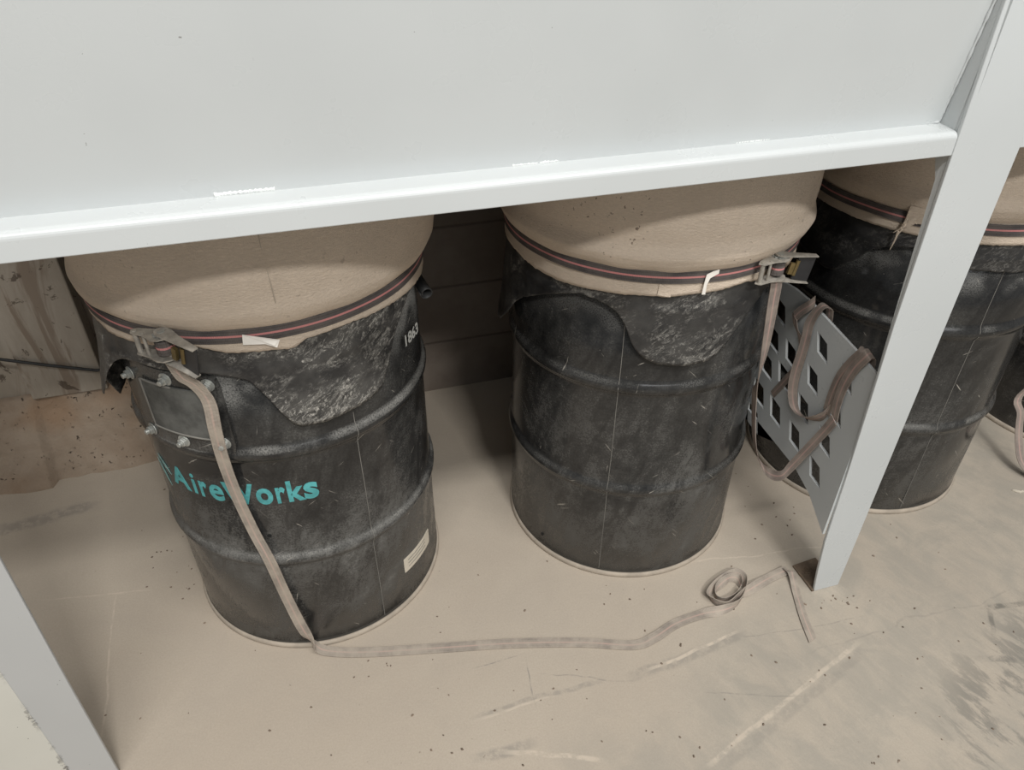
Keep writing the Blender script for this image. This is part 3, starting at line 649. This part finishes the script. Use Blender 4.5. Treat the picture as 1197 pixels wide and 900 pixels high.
# coil standing on its edge, then flat again
Z=Vector((0,0,1))
coil=[((845,713),.007,.5),((862,705),.012,.9),((870,691),.0125,1),((869,676),.0125,1),((858,669.5),.0125,1),((843,678),.0125,1),((829,693),.0125,1),((835,703),.0125,1),((850,706),.013,1),((862,697),.018,.9),((878,688),.012,.45),((895,678),.005,.1)]
for p,z,kk in coil:
    q=AT(p,2,z); tg=Vector((1,0,0)); pts.append(q); w.append(('c',kk))
for k in range(len(pts)):
    if isinstance(w[k],tuple):
        tg=pts[min(k+1,len(pts)-1)]-pts[k-1]; fl=Vector((-tg.y,tg.x,0)).normalized(); 
        if fl.y<0: fl=-fl
        ctr=AT((850,690),2,.012); od=Vector((pts[k].x-ctr.x,pts[k].y-ctr.y,0)).normalized(); lean=Vector((0,0,1))+od*(.9 if od.y>0 else .15) ; kk=w[k][1]; w[k]=(fl*(1-kk)+lean*kk).normalized()
for p,z in [((911,670),.004),((921,666),.010)]:
    pts.append(AT(p,2,z)); w.append(Vector((-.25,1,.15)).normalized())
bm=ribbon(pts,w,.0245,n=8)
ctr=AT((849.5,688),2,.0); inn=[]; iw=[]
for p in [(866,684),(862,676),(853,675),(843,682),(836,691),(838,699),(848,701),(859,695),(865,687)]:
    q=AT(p,2,.010); inn.append(q); od=Vector((q.x-ctr.x,q.y-ctr.y,0)).normalized(); iw.append(Vector((0,0,1))+od*(1.0 if od.y>0 else .2))
ribbon(inn,iw,.024,bm,n=5)
f1=[AT(p,2,z) for p,z in [((921,667),.011),((925,668),.014),((926.5,673),.010),((930,689),.004),((939,720),.0035),((950,748),.003)]]
w1=[Vector((-.6,.6,.2)),Vector((-1,.1,.15)),Vector((-1,-.3,.05)),Vector((-1,-.3,0)),Vector((-1,-.3,0)),Vector((-1,-.3,0))]
ribbon(f1,w1,.0245,bm,n=6); obj('tail',bm,M['tail'],ST1)
# tail 2: hangs from the ratchet, loops low and is draped over the plate
bm=bmesh.new(); XP=PX-.006
hangp=[C2-nn2*.002+Vector((0,0,-.014))]+[CYLP(p,2,r) for p,r in [((907.5,331),.333),((904,352.5),.330),((898.7,384.5),.327),((893,416),.323),((886,446),.315),((882,459),.310)]]
ribbon(hangp,[Vector(v) for v in ((1,.05,0),(1,.05,0),(1,.05,0),(1,.2,.1),(1,.5,.15),(.6,.9,.15),(.15,1,.1))],.025,bm)
low=[hangp[-1],AT((881,487),1,hangp[-1].y-.01),AT((882,516),1,hangp[-1].y-.025),AT((888,540),0,.235),AT((899,553),0,.245),AT((913,556),0,.255),AT((925,545),0,.268),AT((943,526),0,.280),AT((961,507),0,XP-.006),AT((975,491),0,XP-.004)]
ribbon(low,[Vector((.1,1,.1)),Vector((.2,1,.05)),Vector((.2,1,.1)),Vector((.3,1,.2)),Vector((.2,.7,.8)),Vector((.1,.5,1)),Vector((0,.75,.75)),Vector((0,.7,.7)),Vector((0,.7,.7)),Vector((0,.8,.5))],.024,bm)
def on_plate(pp,bm,off=.004,width=.025,back=None,mat=None):
    pts=[AT(p,0,PX-off) for p in pp]; wd=normal_w(pts,Vector((-1,0,0)))
    if back:
        pts+= [Vector(b) for b in back]; wd+= [wd[-1]]*len(back)
    return ribbon(pts,wd,width,bm)
e=AT((1013,418),0,PX-.004)
def over(e,drop=.05,dy=0.):        # over the top edge of the plate and down behind
    return [(PX+.002,e.y-.002+dy*.2,e.z+.012),(PX+.011,e.y-.004+dy*.5,e.z+.004),(PX+.012,e.y-.006+dy,e.z-drop)]
ribbon([AT(p,0,PX-.007) for p in [(975,489),(979,470),(987,449),(999,430),(1012,417)]]+[Vector(q) for q in over(AT((1012,419),0,PX),.04)],[Vector((0,1,.35)).normalized()]*8,.025,bm)
ribbon([AT(p,0,PX-.004) for p in [(966,482),(972,463),(982,441),(995,425),(1006,415)]]+[Vector(q) for q in over(AT((1006,416),0,PX),.03)],[Vector((0,1,.35)).normalized()]*8,.024,bm)
lp=[AT(p,0,PX-x) for p,x in [((969,478),.005),((962,486),.006),((950,489.5),.008),((938,487),.008),((929,477),.009),((926.5,457),.009),((930,436),.009),((937,414),.009),((942,396),.009),((946,379),.008),((953,366),.007),((960,359),.004)]]
lw=[Vector((0,.1,1)),Vector((-.3,.1,.9)),Vector((-.8,.1,.6)),Vector((-.9,.3,.4)),Vector((-.6,.8,.1)),Vector((-.5,.9,0)),Vector((-.5,.85,.2)),Vector((-.4,.85,.3)),Vector((-.3,.9,.2)),Vector((-.2,1,.1)),Vector((0,1,-.1)),Vector((0,1,-.2))]
e2=AT((961,362),0,PX); lp+=[Vector(q) for q in over(e2,.035,-.01)]; lw+=[Vector((0,1,0))]*3
ribbon(lp,lw,.023,bm)
lq=[AT(p,0,PX-x) for p,x in [((953,352),-.001),((946,357.5),.006),((937,363),.008),((929,370),.010)]]
ribbon(lq,[Vector((0,.35,1)),Vector((0,.35,1)),Vector((0,.5,1)),Vector((-.1,.6,.8))],.024,bm)
lq=[AT(p,0,PX-x) for p,x in [((929,370),.0105),((930,381),.009),((935,392),.007),((938,406),.005)]]
ribbon(lq,[Vector((0,1,.45)),Vector((0,1,.3)),Vector((0,1,.1)),Vector((0,1,0))],.022,bm)
lq=[AT(p,0,PX-x) for p,x in [((903,461),.002),((914,449),.005),((928,434),.004)]]
ribbon(lq,normal_w(lq,Vector((-1,0,0))),.018,bm)
obj('tail',bm,M['tail2'],ST2)
# strap 3: torn fringe; strap 4: dangling end
bm=bmesh.new(); z0=.834
prism(bm,[CYLP(p,3,r) for p,r in [((1064,240),.323),((1083,244),.323),((1081,263),.3135),((1070,261),.3135),((1062,265),.3135),((1053,266),.3135),((1059,254),.3155)]],(0,-.0015,0))
for a,b in [((1058,262),(1046,278)),((1056,263),(1049,270)),((1062,258),(1072,262)),((1050,270),(1040,292)),((1060,256),(1066,249)),((1054,266),(1044,272))]:
    p,q=CYLP(a,3,.3145),CYLP(b,3,.3150); tube(bm,[p,(p+q)/2+Vector((.002,0,.001)),q],[.0028,.0022,.0008],6)
obj('torn_flap',bm,M['hem'],ST3)
bm=bmesh.new(); d4=[on(4,-34,.822,.3115),on(4,-36,.78,.3135),on(4,-38,.70,.313),on(4,-41,.60,.315),on(4,-45,.45,.318),AT((1199,466),1,-.235),AT((1191,490),1,-.25),AT((1190,520),1,-.245),AT((1194,540),1,-.235),AT((1203,556),1,-.225),AT((1230,575),2,.004),AT((1290,570),2,.004)]
d4=d4[:5]+[AT((1200,455),0,1.20),AT((1193,485),0,1.17),AT((1191,515),0,1.16),AT((1196,542),0,1.15),AT((1215,560),2,.010),AT((1260,570),2,.004)]
ribbon(d4,[Vector((1,.5,0))]*5+[Vector((1,-.1,0))]*4+[Vector((.3,1,0)),Vector((.1,1,0))],.025,bm); obj('tail',bm,M['tail2'],ST4)
# white tags on the straps
def pf(i,pts,r): return [CYLP(p,i,rr) for p,rr in zip(pts,r)]
bm=bmesh.new(); P_=pf(1,[(283,391),(327,397),(324,406),(310,402),(284,403)],[.3115,.316,.317,.3135,.3125]); prism(bm,P_,(0,-.0008,0))
P_=pf(1,[(283,391),(325,398),(321,404),(305,398)],[.3135,.318,.319,.315]); prism(bm,P_,(0,-.0008,0)); obj('fabric_tag',bm,M['tagm'],ST1)
bm=bmesh.new(); P_=pf(2,[(841,315),(840,319.5),(830,325),(826,333),(824,344),(820,344),(823,331),(826,321),(834,317)],[.3125,.3125,.314,.3145,.3135,.3135,.3145,.3145,.3135]); prism(bm,P_,(0,-.001,0)); obj('fabric_tag',bm,M['tagm'],ST2)
# scrap on the floor at the far right, and loose grit
q=AT((1189,574),2,.001); bm=bmesh.new(); prism(bm,[q+Vector(v) for v in ((-.012,.006,0),(-.003,.004,0),(.008,-.004,0),(.016,-.003,0),(.014,-.009,0),(.002,-.009,0),(-.008,-.001,0))],(0,0,.003)); o=obj('paper_scrap',bm,M['paper'],origin=q); tag(o,'tiny pale scrap on the floor below the dangling strap end','scrap')
bm=bmesh.new(); rnd=random.Random(3)
spots=[(rnd.uniform(20,1190),rnd.uniform(600,895)) for _ in range(150)]+[(rnd.gauss(960,30),rnd.gauss(700,8)) for _ in range(22)]+[(rnd.gauss(905,50),rnd.gauss(600,20)) for _ in range(16)]+[(rnd.gauss(215,20),rnd.gauss(640,30)) for _ in range(20)]
for p in spots:
    q=AT(p,2,0); bad=any(math.hypot(q.x-c[0],q.y-c[1])<.31 for c in CEN.values()) or (q.x<-1.28 and q.y>-.46) or (.30<q.x<.45 and -.47<q.y<-.34)
    if bad: continue
    s=rnd.uniform(.0010,.0026); r_=bmesh.ops.create_icosphere(bm,subdivisions=1,radius=s)
    bmesh.ops.transform(bm,matrix=Matrix.Translation(q+Vector((0,0,s*.4)))@Matrix.Rotation(rnd.random()*6,4,'Z')@Matrix.Diagonal((1.5,1,.6,1)),verts=r_['verts'])
o=obj('floor_grit',bm,M['grit'],smooth=True); tag(o,'small dark crumbs of grit scattered over the dusty floor','grit',kind='stuff')
# ---------------------------------------------------------------- light
def area(name,loc,target,sx,sy,power,col=(1,1,1)):
    l=bpy.data.lights.new(name,'AREA'); l.shape='RECTANGLE'; l.size=sx; l.size_y=sy; l.energy=power; l.color=col
    o=bpy.data.objects.new(name,l); COL.objects.link(o); o.location=loc; d=Vector(target)-Vector(loc); o.rotation_euler=d.to_track_quat('-Z','Y').to_euler(); return o
area('aisle_ceiling_light',(.10,-4.7,4.6),(0,0,.5),1.0,.28,165,(1,.99,.965))
area('near_ceiling_light',(-.2,-2.65,4.75),(-.2,0,.3),4.6,.30,205,(1,.985,.96))
area('far_ceiling_light',(-.2,-8.5,4.0),(0,0,.4),5.,.8,70,(.97,.985,1))
w=bpy.data.worlds.new('world'); S.world=w; w.use_nodes=True; w.node_tree.nodes['Background'].inputs[0].default_value=(.93,.97,1,1); w.node_tree.nodes['Background'].inputs[1].default_value=.20
vs=S.view_settings; vs.view_transform='Standard'; vs.look='None'; vs.gamma=1; vs.exposure=0; vs.use_curve_mapping=False
